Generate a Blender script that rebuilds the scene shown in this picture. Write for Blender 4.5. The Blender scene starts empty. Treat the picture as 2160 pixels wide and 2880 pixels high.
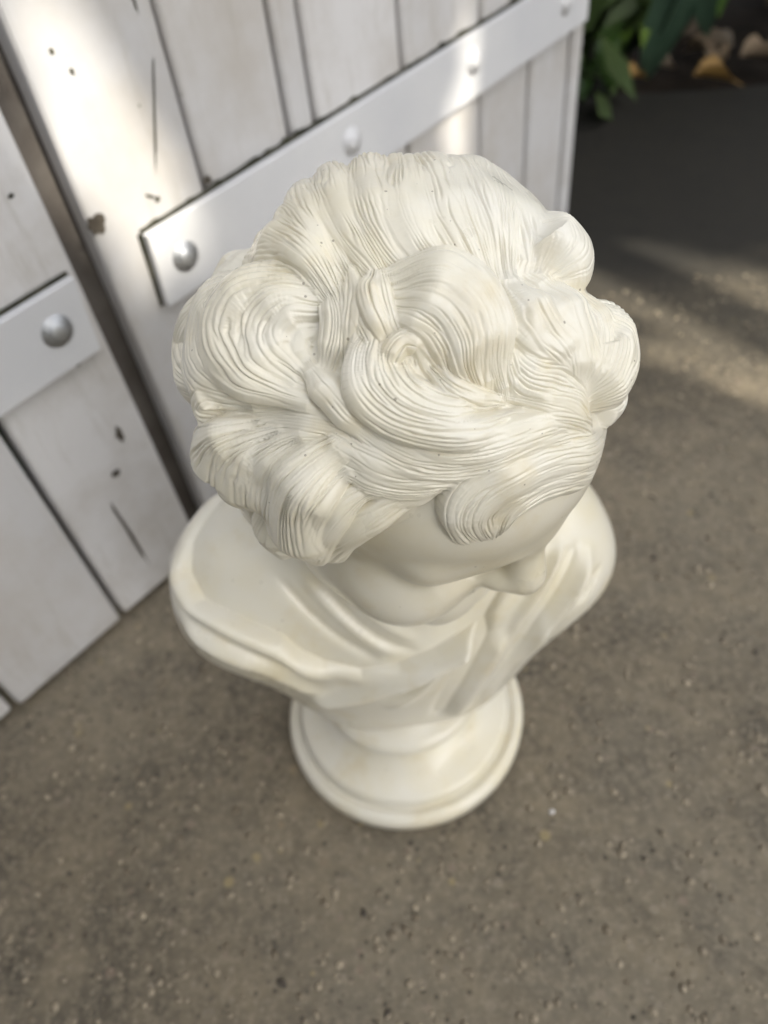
import bpy, bmesh, math, random
import numpy as np
from mathutils import Matrix, Vector, Quaternion

UNIT = .65                       # every length below is in camera heights; the lens hangs 0.65 m above the ground
scene = bpy.context.scene
col = scene.collection

# ---------------------------------------------------------------- camera
CAM_R = np.array([[.98886242,-.14883253,0],[-.11142244,-.74030497,.6629733],[-.098672,-.65558938,-.74864304]])
cd = bpy.data.cameras.new('camera'); cam = bpy.data.objects.new('camera', cd); col.objects.link(cam); scene.camera = cam
cd.sensor_fit = 'VERTICAL'; cd.sensor_height = 24; cd.lens = 2132/2880*24; cd.clip_start = .01; cd.clip_end = 500
M = np.eye(4); M[:3,0] = CAM_R[:,0]; M[:3,1] = -CAM_R[:,1]; M[:3,2] = -CAM_R[:,2]; M[:3,3] = (0,0,UNIT)
cam.matrix_world = Matrix(M.tolist())
cd.dof.use_dof = True; cd.dof.focus_distance = .455*UNIT; cd.dof.aperture_fstop = 4.0; cd.dof.aperture_blades = 0

# ---------------------------------------------------------------- sky, sun, exposure
SUN = np.array([.52,-.50,.69]); SUN = SUN/np.linalg.norm(SUN)          # towards the sun, over the viewer's right shoulder
world = bpy.data.worlds.new('World'); scene.world = world; world.use_nodes = True
wn = world.node_tree; bg = wn.nodes['Background']
sky = wn.nodes.new('ShaderNodeTexSky'); sky.sky_type = 'NISHITA'; sky.sun_disc = False
sky.sun_elevation = math.asin(SUN[2]); sky.sun_rotation = math.atan2(SUN[0], SUN[1]); sky.dust_density = 3; sky.air_density = 1.0; sky.ozone_density = 1.0
hs = wn.nodes.new('ShaderNodeHueSaturation'); hs.inputs['Saturation'].default_value = .30
wn.links.new(sky.outputs[0], hs.inputs['Color']); wn.links.new(hs.outputs[0], bg.inputs[0]); bg.inputs[1].default_value = .15
sl = bpy.data.lights.new('sun','SUN'); sl.energy = 2.7; sl.angle = math.radians(.53); sl.color = (1,.93,.80)
so = bpy.data.objects.new('sun', sl); col.objects.link(so); so.rotation_euler = Vector(SUN).to_track_quat('Z','Y').to_euler(); so.location = (3,-3,5)
vs = scene.view_settings; vs.view_transform = 'Standard'; vs.look = 'None'; vs.exposure = 1.28; vs.gamma = 1; vs.use_curve_mapping = False
scene.render.resolution_x = 768; scene.render.resolution_y = 1024
scene.cycles.max_bounces = 5; scene.cycles.diffuse_bounces = 4; scene.cycles.use_denoising = True

# ==== CORE BEGIN: numeric sculpting helpers (all lengths in camera-height units, scaled by UNIT on export)
def nrm(v):
    v=np.asarray(v,float); return v/np.linalg.norm(v,axis=-1,keepdims=True)
def smin(a,b,k):
    h=np.clip(.5+.5*(b-a)/k,0,1); return b+(a-b)*h-k*h*(1-h)
def smax(a,b,k): return -smin(-a,-b,k)
def sd_ell(P,c,r,A=None):
    q=[P[i]-c[i] for i in range(3)]
    if A is not None: q=[q[0]*A[i][0]+q[1]*A[i][1]+q[2]*A[i][2] for i in range(3)]
    k0=np.sqrt((q[0]/r[0])**2+(q[1]/r[1])**2+(q[2]/r[2])**2)
    k1=np.sqrt((q[0]/r[0]**2)**2+(q[1]/r[1]**2)**2+(q[2]/r[2]**2)**2)
    return k0*(k0-1)/np.maximum(k1,1e-6)
def sd_cap(P,a,b,ra,rb):
    ab=[b[i]-a[i] for i in range(3)]; L=sum(x*x for x in ab)
    t=np.clip(sum((P[i]-a[i])*ab[i] for i in range(3))/L,0,1)
    return np.sqrt(sum((P[i]-a[i]-ab[i]*t)**2 for i in range(3)))-(ra+(rb-ra)*t)
def grid3(lo,hi,h):
    ax=[np.arange(lo[i],hi[i]+h,h,dtype=np.float32) for i in range(3)]
    return np.meshgrid(*ax,indexing='ij')
def surface_nets(F,lo,h):
    S=F<0; nx,ny,nz=F.shape
    cnt=np.zeros((nx-1,ny-1,nz-1),np.int8)
    for i in (0,1):
        for j in (0,1):
            for k in (0,1): cnt+=S[i:nx-1+i,j:ny-1+j,k:nz-1+k]
    act=(cnt>0)&(cnt<8); ci=np.argwhere(act)
    idx=-np.ones(act.shape,np.int64); idx[act]=np.arange(len(ci))
    acc=np.zeros((len(ci),3)); num=np.zeros(len(ci))
    I,J,K=ci.T
    for ax in range(3):
        o=[a for a in range(3) if a!=ax]
        for u in (0,1):
            for v in (0,1):
                d0=[0,0,0]; d0[o[0]]=u; d0[o[1]]=v; d1=list(d0); d1[ax]=1
                f0=F[I+d0[0],J+d0[1],K+d0[2]]; f1=F[I+d1[0],J+d1[1],K+d1[2]]
                m=(f0<0)!=(f1<0); t=np.where(m,f0/np.where(m,f0-f1,1),0)
                p=np.array(d0,float)[None]+t[:,None]*np.eye(3)[ax][None]
                acc+=p*m[:,None]; num+=m
    V=(ci+acc/num[:,None])*h+np.array(lo)
    Q=[]
    for ax in range(3):
        a,b=[x for x in range(3) if x!=ax]
        sl0=[slice(None)]*3; sl1=[slice(None)]*3; sl0[ax]=slice(0,-1); sl1[ax]=slice(1,None)
        ch=S[tuple(sl0)]!=S[tuple(sl1)]
        e=np.argwhere(ch); e=e[(e[:,a]>0)&(e[:,b]>0)&(e[:,a]<F.shape[a]-1)&(e[:,b]<F.shape[b]-1)]
        ins=S[e[:,0],e[:,1],e[:,2]]
        def cell(da,db):
            c=e.copy(); c[:,a]-=da; c[:,b]-=db; return idx[c[:,0],c[:,1],c[:,2]]
        q=np.stack([cell(1,1),cell(0,1),cell(0,0),cell(1,0)],1)
        flip=ins if ax!=1 else ~ins
        q[~flip]=q[~flip][:,::-1]
        Q.append(q)
    return V,np.concatenate(Q)
def vnormals(V,Q):
    n=np.zeros_like(V); fn=np.cross(V[Q[:,2]]-V[Q[:,0]],V[Q[:,3]]-V[Q[:,1]])
    for k in range(4):
        for c in range(3): n[:,c]+=np.bincount(Q[:,k],fn[:,c],len(V))
    return nrm(n+1e-12)
def relax(V,Q,n=2,w=.5):
    E=np.concatenate([Q[:,[0,1]],Q[:,[1,2]],Q[:,[2,3]],Q[:,[3,0]]]); E=np.concatenate([E,E[:,::-1]])
    d=np.bincount(E[:,0],minlength=len(V))
    for _ in range(n):
        s=np.stack([np.bincount(E[:,0],V[E[:,1],c],len(V)) for c in range(3)],1)
        V=V+w*(s/np.maximum(d,1)[:,None]-V)
    return V
def resample(pts,n):
    pts=np.asarray(pts,float); k=len(pts); m=pts.shape[1]
    if k<3:
        t=np.linspace(0,k-1,n); return np.stack([np.interp(t,np.arange(k),pts[:,c]) for c in range(m)],1)
    P=np.vstack([2*pts[0]-pts[1],pts,2*pts[-1]-pts[-2]]); out=[]
    for t in np.linspace(0,k-1-1e-9,n):
        i=int(t); f=t-i; a,b,c,d=P[i],P[i+1],P[i+2],P[i+3]
        out.append(.5*(2*b+(c-a)*f+(2*a-5*b+4*c-d)*f*f+(3*b-a-3*c+d)*f**3))
    return np.array(out)
def along(X,C,N):
    """nearest point of polyline C (with surface normals N): returns s in 0..1, signed lateral offset, overrun past an end, arc length"""
    seg=C[1:]-C[:-1]; L=np.maximum((seg**2).sum(1),1e-12); best=np.full(len(X),1e9); s=np.zeros(len(X)); lat=np.zeros(len(X)); run=np.zeros(len(X))
    ln=np.sqrt(L); cum=np.concatenate([[0],np.cumsum(ln)]); tot=cum[-1]
    T=nrm(np.gradient(C,axis=0)); B=np.cross(N,T); B=nrm(B)
    for i in range(len(seg)):
        d=X-C[i]; t=np.clip(d@seg[i]/L[i],0,1); q=d-t[:,None]*seg[i]; D=(q*q).sum(1); m=D<best
        best[m]=D[m]; s[m]=(cum[i]+t[m]*ln[i])/tot
        b=B[i]*(1-t[m])[:,None]+B[i+1]*t[m][:,None]; nn=N[i]*(1-t[m])[:,None]+N[i+1]*t[m][:,None]; qm=q[m]; qm=qm-(qm*nn).sum(1)[:,None]*nn
        la=(qm*b).sum(1); le=np.sqrt((qm*qm).sum(1)); end=((t[m]<=0)&(i==0))|((t[m]>=1)&(i==len(seg)-1))
        lat[m]=np.where(end,la,np.sign(la)*le); run[m]=np.where(end,np.sqrt(np.maximum(le*le-la*la,0)),0)
    return s,lat,run,tot
def noise1(x,seed):
    i=np.floor(x).astype(int); f=x-i; f=f*f*(3-2*f)
    def hsh(k): return np.modf(np.abs(np.sin(k*12.9898+seed*78.233)*43758.5453))[0]*2-1
    return hsh(i)*(1-f)+hsh(i+1)*f
# ==== CORE END

def torso_field(P):
    x=np.abs(P[0]); W=[x,P[1],P[2]]
    b=sd_ell(W,(.136,.500,.356),(.096,.082,.086))
    b=smin(b,sd_cap(W,(.156,.492,.322),(.06,.480,.190),.058,.056),.05)
    b=smin(b,sd_ell(W,(.0,.485,.315),(.165,.098,.130)),.05)
    b=smin(b,sd_ell(W,(.0,.478,.225),(.112,.080,.115)),.06)
    return smin(b,sd_cap(W,(.02,.515,.445),(.135,.515,.395),.052,.05),.05)
# ==== HEAD FRAME
HEADING,BOW,TILT=math.radians(37),math.radians(21),math.radians(0)
HC=np.array([.030,.432,.650])
def head_axes():
    s,c=math.sin(HEADING),math.cos(HEADING); sb,cb=math.sin(BOW),math.cos(BOW)
    F=np.array([s*cb,-c*cb,-sb]); Up=np.array([s*sb,-c*sb,cb]); Lf=np.cross(Up,F)
    ct,st=math.cos(TILT),math.sin(TILT)
    return np.array([Lf*ct+Up*st,F,Up*ct-Lf*st])      # rows: left, forward, up
HA=head_axes()
def h2w(p): return HC+np.asarray(p,float)@HA
def w2h(P): return (np.asarray(P,float)-HC)@HA.T
HAIR_R=np.array([.147,.147,.140])                     # hair bed half-sizes (left, forward, up)
HAIR_C=np.array([.002,-.003,.002])
def figure_field(P):
    q=[sum((P[j]-HC[j])*HA[i][j] for j in range(3)) for i in range(3)]
    l=np.abs(q[0]); q=[l,q[1],q[2]]
    d=sd_ell(q,(0,.002,-.006),(.116,.130,.114))
    d=smin(d,sd_ell(q,(0,.047,-.092),(.093,.090,.116)),.04)       # face mass
    d=smin(d,sd_ell(q,(.060,.076,-.106),(.047,.056,.045)),.03)    # cheekbone
    d=smin(d,sd_cap(q,(.068,.03,-.134),(.02,.104,-.186),.034,.031),.035) # jaw
    d=smin(d,sd_ell(q,(0,.108,-.182),(.030,.026,.026)),.025)      # chin
    d=smin(d,sd_ell(q,(0,.050,.012),(.104,.098,.086)),.03)  # forehead
    d=smin(d,sd_cap(q,(0,.126,-.022),(.066,.102,-.033),.024,.022),.016)  # brow
    d=smax(d,-sd_ell(q,(.037,.150,-.060),(.033,.047,.019)),.010)   # eye socket
    d=smin(d,sd_ell(q,(.038,.100,-.064),(.023,.021,.016)),.006)   # eyeball with closed lid
    d=smin(d,sd_cap(q,(0,.130,-.030),(0,.152,-.078),.0150,.0185),.012)  # nose
    d=smin(d,sd_ell(q,(.0165,.137,-.083),(.0120,.016,.0115)),.010)  # nostril wing
    d=smin(d,sd_ell(q,(0,.116,-.122),(.034,.020,.010)),.012)
    d=smin(d,sd_ell(q,(0,.114,-.139),(.030,.020,.010)),.010)
    d=smax(d,-sd_ell(q,(0,.140,-.1305),(.034,.022,.0028)),.006)
    d=smin(d,sd_ell(q,(.124,-.012,-.055),(.014,.026,.042)),.01)   # ear
    # neck and torso in world axes
    nb=h2w((0,-.045,-.10))
    b=torso_field(P)
    n=sd_cap(P,(-.002,.500,.40),tuple(nb),.080,.076)
    b=smin(b,n,.05)
    return smin(d,b,.022)

LOCKS = [  # (lift, dome) and (left, forward, up, width) of each point along a lock of hair, head frame, 1/10000
 (10,8,[[302,-1471,423,142],[137,-1398,661,142],[-71,-1233,914,142],[-380,-836,1198,168],[-533,-505,1302,154],[-612,-285,1325,125]]),
 (10,8,[[470,-1397,510,176],[323,-1322,743,176],[123,-1162,994,176],[-281,-660,1317,185],[-423,-354,1381,180],[-473,-139,1396,140]]),
 (10,8,[[574,-1203,791,174],[408,-1084,1009,174],[185,-881,1220,174],[-172,-475,1403,184],[-308,-212,1433,186],[-333,-21,1439,148]]),
 (10,8,[[677,-1024,932,177],[508,-880,1138,177],[276,-660,1326,177],[-66,-296,1453,206],[-177,-43,1466,217],[-162,181,1454,161]]),
 (0,8,[[781,-928,937,338],[641,-757,1148,338],[436,-509,1337,338],[139,-152,1461,271],[34,98,1465,257],[-28,350,1423,185]]),
 (0,8,[[992,-854,811,360],[891,-679,1034,360],[721,-430,1249,360],[415,-47,1420,341],[253,190,1437,252],[87,411,1406,175]]),
 (-10,8,[[1063,-849,713,301],[1022,-635,933,301],[914,-342,1144,301],[736,-8,1290,390],[556,236,1344,381],[405,403,1352,218]]),
 (100,10,[[619,200,1422,330],[684,330,1369,390],[602,466,1364,323],[417,531,1401,126]]),
 (20,10,[[-354,-1128,981,218],[-488,-823,1178,163],[-594,-541,1272,154],[-663,-327,1302,113]]),
 (60,10,[[-579,-1097,957,277],[-657,-704,1208,170],[-691,-430,1299,138],[-756,-202,1311,99]]),
 (20,10,[[-751,-993,893,300],[-712,-758,1106,184],[-702,-490,1237,129],[-767,-222,1265,100]]),
 (120,10,[[-1002,-965,817,300],[-1116,-1056,515,330],[-1201,-1064,238,330],[-1342,-856,281,300],[-1437,-511,506,270]]),
 (110,10,[[-931,-780,1032,264],[-1085,-881,786,360],[-1227,-833,614,360],[-1336,-685,560,360],[-1399,-437,630,254],[-1395,-199,732,154]]),
 (130,10,[[-816,-437,1294,136],[-906,-601,1174,203],[-1052,-689,1002,289],[-1196,-640,869,314],[-1299,-479,818,263],[-1339,-245,845,180],[-1308,-20,914,124],[-1252,145,971,104]]),
 (80,10,[[-808,-310,1283,115],[-922,-460,1165,166],[-1063,-507,1026,198],[-1188,-414,928,194],[-1241,-224,917,156],[-1225,-5,956,111]]),
 (10,10,[[-831,-220,1218,110],[-923,-339,1129,139],[-1040,-352,1024,158],[-1122,-250,965,144],[-1135,-75,974,99]]),
 (-100,10,[[-840,-158,1112,127],[-930,-224,1033,155],[-1010,-164,969,155],[-1039,-28,948,115]]),
 (-20,10,[[-731,-261,1243,107],[-809,-110,1214,120],[-905,-11,1151,123],[-1015,51,1057,110]]),
 (-40,10,[[-633,-281,1272,103],[-705,-109,1256,116],[-813,22,1194,118],[-937,141,1093,106]]),
 (-20,10,[[-556,-242,1329,103],[-645,-93,1305,116],[-785,39,1229,117],[-880,130,1159,91]]),
 (60,8,[[-530,-119,1420,72],[-630,-35,1383,80],[-694,93,1348,78],[-736,276,1299,63]]),
 (20,8,[[-486,-89,1403,70],[-570,34,1372,74],[-637,173,1331,68],[-663,289,1297,54]]),
 (-20,8,[[-599,-118,1324,77],[-690,9,1284,88],[-733,137,1251,87],[-769,259,1209,74]]),
 (90,10,[[-490,-43,1462,111],[-345,47,1500,140],[-204,203,1510,157],[-157,398,1476,156],[-194,601,1402,140],[-282,777,1300,125],[-305,906,1212,98]]),
 (120,10,[[-524,44,1474,105],[-389,161,1505,132],[-298,317,1499,133],[-292,503,1449,132],[-357,672,1365,131],[-398,829,1267,106]]),
 (100,10,[[-563,83,1441,102],[-483,220,1453,114],[-418,368,1442,127],[-425,532,1388,126],[-475,666,1314,114],[-475,789,1246,89]]),
 (60,10,[[-596,130,1389,94],[-554,259,1386,104],[-511,396,1369,111],[-511,522,1327,112],[-541,644,1262,87]]),
 (0,10,[[-611,183,1323,87],[-563,324,1316,94],[-534,443,1293,94],[-548,563,1240,75]]),
 (20,9,[[-811,393,1185,74],[-747,326,1244,84],[-653,314,1296,83],[-593,394,1302,83],[-609,485,1264,74]]),
 (-100,9,[[-703,390,1135,75],[-652,336,1180,80],[-604,382,1191,75],[-631,458,1150,63]]),
 (120,10,[[-802,140,1341,87],[-905,165,1274,113],[-999,286,1181,125],[-1014,454,1114,124],[-946,641,1080,124],[-784,834,1076,114],[-548,990,1089,105],[-282,1100,1087,96]]),
 (90,10,[[-757,183,1333,93],[-853,266,1261,110],[-909,381,1192,117],[-902,526,1141,117],[-829,671,1119,110],[-694,822,1110,100],[-485,956,1114,89]]),
 (60,10,[[-773,284,1277,92],[-820,383,1222,102],[-828,513,1168,102],[-775,645,1139,97],[-657,780,1128,89],[-493,885,1134,76]]),
 (20,10,[[-735,411,1225,85],[-751,501,1182,93],[-716,618,1149,93],[-629,734,1131,84],[-487,825,1138,70]]),
 (0,10,[[-593,540,1230,93],[-566,673,1178,98],[-478,797,1140,89],[-360,893,1113,75]]),
 (-40,10,[[102,420,1369,107],[-59,569,1316,113],[-148,731,1228,114],[-192,877,1126,105],[-163,1006,1023,91]]),
 (100,10,[[157,460,1470,171],[106,575,1434,204],[97,718,1370,205],[144,886,1269,181],[191,1053,1135,140]]),
 (110,10,[[390,551,1410,251],[375,680,1358,274],[323,844,1278,248],[262,1037,1147,211],[205,1190,1006,175]]),
 (110,10,[[599,675,1287,300],[574,815,1217,300],[507,961,1138,300],[337,1102,1070,247],[184,1235,957,186]]),
 (180,10,[[586,873,1244,300],[672,991,1113,360],[618,1108,1033,360],[397,1207,1023,300],[160,1273,1002,172]]),
 (60,10,[[-5,523,1421,140],[-33,685,1352,154],[49,824,1276,147],[169,955,1176,153],[217,1115,1026,141]]),
 (30,10,[[-123,710,1307,122],[-86,865,1217,126],[78,973,1139,122],[187,1101,1011,154],[221,1214,872,154]]),
 (30,10,[[-212,797,1245,112],[-179,917,1169,111],[-35,1019,1100,104],[125,1126,992,119],[209,1249,826,142]]),
 (40,10,[[-254,943,1145,95],[-100,1051,1077,102],[68,1159,972,118],[176,1301,768,149]]),
 (60,10,[[592,1189,787,216],[602,1251,681,216],[404,1285,748,192]]),
 (60,10,[[-1006,623,965,117],[-891,778,964,126],[-709,940,968,130],[-466,1061,991,131],[-200,1144,990,122],[70,1255,877,109]]),
 (40,10,[[-1107,400,952,107],[-1059,580,912,123],[-937,793,882,131],[-758,963,883,136],[-544,1076,910,138],[-328,1139,937,136],[-67,1226,887,117],[156,1340,703,89]]),
 (10,10,[[-1192,380,817,115],[-1117,569,808,126],[-992,782,790,133],[-814,953,803,131],[-621,1074,822,118],[-503,1122,838,96]]),
 (0,10,[[-1226,453,711,117],[-1136,648,704,123],[-1004,835,704,124],[-834,973,744,113],[-705,1038,785,88]]),
 (-30,7,[[-1196,644,546,121],[-1055,791,629,124],[-947,908,641,112],[-806,999,692,92]]),
 (40,10,[[617,1362,345,240],[184,1353,675,232],[-123,1279,805,184],[-384,1194,846,187],[-609,1137,790,203],[-756,1126,675,206],[-795,1181,522,159],[-718,1301,311,166],[-564,1402,150,216]]),
 (70,10,[[570,1415,314,216],[141,1411,618,240],[-177,1331,755,184],[-437,1255,774,194],[-613,1226,700,217],[-695,1260,551,187],[-635,1364,339,142],[-513,1443,188,207]]),
 (40,10,[[504,1421,269,66],[152,1443,470,216],[-173,1376,619,210],[-388,1327,624,222],[-520,1325,526,239],[-541,1385,310,171],[-445,1446,129,115]]),
 (40,10,[[-1106,5,1039,107],[-1100,192,1024,119],[-1090,356,988,119],[-1070,511,940,101]]),
 (-80,10,[[-1334,-430,358,162],[-1285,-86,633,129],[-1175,146,793,120],[-1086,346,848,116],[-1017,554,818,100]]),
 (-70,10,[[-1374,-468,105,252],[-1349,-70,512,146],[-1233,181,712,131],[-1137,382,778,127],[-1070,589,740,111]]),
 (120,10,[[-1423,-407,616,163],[-1478,-455,435,240],[-1502,-316,461,216]]),
 (180,10,[[-1506,-61,655,117],[-1576,-199,440,191],[-1625,-256,127,360],[-1632,-182,-107,300]]),
 (120,10,[[-1427,90,698,116],[-1517,-31,497,168],[-1582,-50,225,360],[-1594,49,8,330],[-1573,208,-106,240]]),
 (80,10,[[-1325,245,775,115],[-1429,155,606,142],[-1518,140,344,233],[-1542,215,110,300],[-1516,348,-52,240]]),
 (140,10,[[-1277,414,868,105],[-1379,352,737,127],[-1478,321,541,150],[-1536,359,307,227],[-1535,466,40,288],[-1466,538,-328,240]]),
 (190,10,[[-1293,517,862,106],[-1400,465,721,127],[-1494,448,522,147],[-1548,496,256,209],[-1535,580,-50,252],[-1495,633,-216,204]]),
 (160,10,[[-1279,601,781,109],[-1368,564,653,125],[-1459,544,447,135],[-1512,563,148,189],[-1482,603,-214,216]]),
 (100,10,[[-1163,773,707,112],[-1290,686,570,129],[-1392,643,341,128],[-1439,616,-95,122],[-1371,560,-484,92]]),
 (30,7,[[-916,978,690,110],[-1108,867,548,135],[-1259,772,330,145],[-1357,663,-72,186],[-1315,543,-480,74]]),
 (100,10,[[-1552,182,-182,216],[-1479,256,-440,252],[-1436,401,-461,224],[-1395,512,-471,75]]),
 (30,10,[[-272,1038,1047,105],[-64,1141,977,117],[134,1246,843,117],[254,1333,676,145]]),
]
FOLDS = [  # (height, half width, points) of the folds of the cloth, 1/10000
 (118,137,[[-1960,4957,4402],[-2055,4724,4237],[-1978,4454,4085],[-1660,4206,3966],[-1262,4023,3727],[-918,3911,3371],[-674,3843,3155]]),
 (-80,64,[[-2205,4720,4047],[-2076,4408,3896],[-1712,4136,3756],[-1310,3983,3498],[-944,3904,3222]]),
 (90,103,[[-2198,4558,3911],[-1960,4237,3706],[-1545,4030,3486],[-1157,3949,3088],[-812,3865,2857]]),
 (198,121,[[-1241,4036,2624],[-714,3840,2874],[-209,3766,3153],[185,3798,3378],[529,3888,3568],[801,3992,3787]]),
 (-139,65,[[-487,3792,2773],[-82,3747,3013],[294,3790,3269],[571,3876,3490],[734,3951,3689]]),
 (118,84,[[-366,3784,2536],[2,3741,2870],[343,3798,3286],[602,3908,3600],[728,3963,3729]]),
 (-278,105,[[837,4012,3828],[712,3893,3465],[550,3810,3063],[375,3783,2567],[244,3847,1983]]),
 (130,127,[[990,3948,3557],[900,3896,3230],[738,3846,2845],[512,3836,2258],[407,3908,1805]]),
 (-118,68,[[1332,4007,3622],[1141,3944,3125],[881,3895,2664],[625,3910,1962]]),
 (99,79,[[1453,4020,3570],[1264,3988,2971],[998,3957,2463],[719,3988,1775]]),
 (-118,64,[[1838,4445,4197],[1554,4139,3890],[1239,3964,3419],[928,3896,2894]]),
 (139,84,[[1973,4451,4086],[1664,4115,3740],[1326,3983,3164],[1017,3943,2637]]),
 (99,81,[[1667,4419,4269],[1416,4152,3983],[1167,3997,3681],[1022,3924,3327]]),
 (-90,58,[[2089,4400,3864],[1785,4111,3512],[1503,4113,2789],[1159,4074,2254]]),
]
CREASES = [  # muscles and creases of neck and chest
 (-45,63,[[-1125,4470,4343],[-881,4209,4034],[-587,4010,3685],[-221,3884,3376]]),
 (40,89,[[-896,4416,4393],[-617,4139,4028],[-317,3960,3691],[-31,3884,3428]]),
 (-35,62,[[-733,4313,4345],[-417,4043,3919],[-103,3921,3608],[204,3897,3447]]),
 (30,71,[[-486,4194,4297],[-158,3990,3890],[172,3926,3608]]),
]
NECKLINE = [[-1718,6847],[-1901,6595],[-1940,6304],[-1838,6042],[-1500,5815],[-1137,5588],[-976,5389],[-797,5264],[-451,5130],[-82,5136],[298,5244],[633,5377],[803,5489],[1036,5791],[1204,6074],[1242,6331],[900,7200],[-900,7400],[-1500,7100]]  # edge of the cloth

def hair_mesh(rings=510,sect=1340):
    ax=nrm(np.array([-.35,.30,.89])); e1=nrm(np.cross(ax,[0,1,0])); e2=np.cross(ax,e1)
    th=np.concatenate([np.linspace(.002,1.80,rings),np.linspace(1.82,3.10,50)]); ph=np.arange(sect)/sect*2*math.pi
    D=(np.cos(th)[:,None,None]*ax+np.sin(th)[:,None,None]*(np.cos(ph)[None,:,None]*e1+np.sin(ph)[None,:,None]*e2)).reshape(-1,3)
    X=HAIR_C+D*HAIR_R; N=nrm(D/HAIR_R)
    n=len(th); i=(np.arange(n-1)[:,None]*sect+np.arange(sect)[None]).ravel(); j=(np.arange(n-1)[:,None]*sect+((np.arange(sect)+1)%sect)[None]).ravel()
    Q=np.stack([i,i+sect,j+sect,j],1)
    fl=1/(1+np.exp(-((D@nrm(np.array([0,.80,-.60])))-.50)/.03))         # 1 on the face side
    nk=1/(1+np.exp(-((-D[:,2])-.72)/.03))                             # under the skull
    H=-.010-.05*np.maximum(fl,nk); G=np.zeros(len(X))
    locks=[(o/1e4,h/10,np.array(r)/1e4) for o,h,r in LOCKS]
    # curls on the sides the camera does not see: spirals of the same make
    rnd=random.Random(5); cen=[]
    vis=nrm(np.array([-.35,.30,.89]))
    for _ in range(4000):
        z=rnd.uniform(-.62,1); a=rnd.uniform(0,2*math.pi); d=np.array([math.sqrt(1-z*z)*math.cos(a),math.sqrt(1-z*z)*math.sin(a),z])
        if d@vis>-.10 or d@nrm(np.array([0,.8,-.6]))>.36: continue
        if all(np.linalg.norm(d-c)>.36 for c in cen): cen.append(d)
    for d in cen:
        u=nrm(np.cross(d,[.3,.2,.9])); v=np.cross(d,u); a0=rnd.uniform(0,6.3); sg=rnd.choice((-1,1))
        for q,(r0,r1) in enumerate(((.26,.20),(.17,.12),(.08,.03))):
            pts=[]
            for k in range(8):
                a=a0+sg*(k*.62+q*.8); r=r0+(r1-r0)*k/7
                dd=nrm(d+r*(math.cos(a)*u+math.sin(a)*v)); p=HAIR_C+dd*HAIR_R; pts.append([p[0],p[1],p[2],.016-.002*q])
            locks.append((.004+.003*q,1,np.array(pts)))
    for li,(off,hs,R) in enumerate(locks):
        C=resample(R,36); w=C[:,3]; d=nrm((C[:,:3]-HAIR_C)/HAIR_R); C=HAIR_C+d*HAIR_R; NN=nrm(d/HAIR_R)
        mid=C.mean(0); rad=np.linalg.norm(C-mid,axis=1).max()+w.max()*1.4
        m=np.where(((X-mid)**2).sum(1)<rad*rad)[0]
        near=np.full(len(m),1e9); K=C[::3]; r2=w.max()*1.25+np.linalg.norm(np.diff(K,axis=0),axis=1).max()*.5
        for c in K: near=np.minimum(near,((X[m]-c)**2).sum(1))
        m=m[near<r2*r2]
        if not len(m): continue
        s,lat,run,L=along(X[m],C,NN)
        hw=np.interp(s,np.linspace(0,1,36),w)*.56
        e=np.clip(np.minimum(s,1-s)/.30,0,1); hw=hw*(.75+.25*e); t=lat/hw
        dome=hs*np.minimum(.36*hw,.007)
        e=np.clip(np.minimum(s,1-s)/.30,0,1); e=e*e*(3-2*e)
        over=np.clip((np.abs(t)-1.1)/.6,0,None)
        h=.8*off*(.2+.8*e if off>0 else 1)+dome*(1-1.0*np.minimum(t*t,2))-.0055*(1-e)-.018*over**2-.8*run
        sd=li*3.17
        ng=max(3.,np.median(hw)/.00108)
        ph=t*ng*.5+.5*noise1(t*ng*.23+9,sd)+.30*noise1(s*L/.022+t*1.7,sd+1)+.12*noise1(s*L/.006+t*3,sd+7)
        st=np.floor(ph); fr=np.abs(ph-st-.5)
        cut=np.clip(noise1(st*5.3+s*L/.026,sd+2)*1.1+.55,0,1.15)         # each incision fades in and out along its run
        g=-.0015*cut*np.exp(-(fr/.20)**2)
        ph2=ph*.43+.5*noise1(s*L/.03,sd+5); f2=np.abs(ph2-np.floor(ph2)-.5); g-=.0010*np.exp(-(f2/.13)**2)*np.clip(noise1(np.floor(ph2)*3.1+s*L/.035,sd+8)+.35,0,1)
        ok=(over<1.6)&(run<.016); mm=m[ok]; a=H[mm]; b=h[ok]
        wg=np.clip(.5+.5*(b-a)/.0012,0,1); G[mm]=G[mm]*(1-wg)+g[ok]*wg   # the upper lock keeps its strands
        k=.0055; hh=np.clip(.5+.5*(b-a)/k,0,1); H[mm]=a+(b-a)*hh+k*hh*(1-hh)   # the relief itself melts together
    fade=np.clip((H+.022)/.008,0,1)
    def lump(f,a,b,c): return np.sin(X[:,0]*f+a+1.9*np.sin(X[:,1]*f*.8+b))*np.sin(X[:,1]*f*1.1+c+1.7*np.sin(X[:,2]*f*.9+a))*np.sin(X[:,2]*f+b+1.5*np.sin(X[:,0]*f*.7+c))
    worn=np.clip(.78+.9*lump(52,.4,2.1,5.2)+.5*lump(120,1.4,.3,2.2),.12,1.15)      # rubbed patches where the strands are nearly gone
    X=X+N*(H+fade*(G*worn+.0030*lump(34,3.1,.7,1.9)+.0016*lump(75,.3,4.7,2.9)))[:,None]
    return h2w(X),Q

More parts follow.
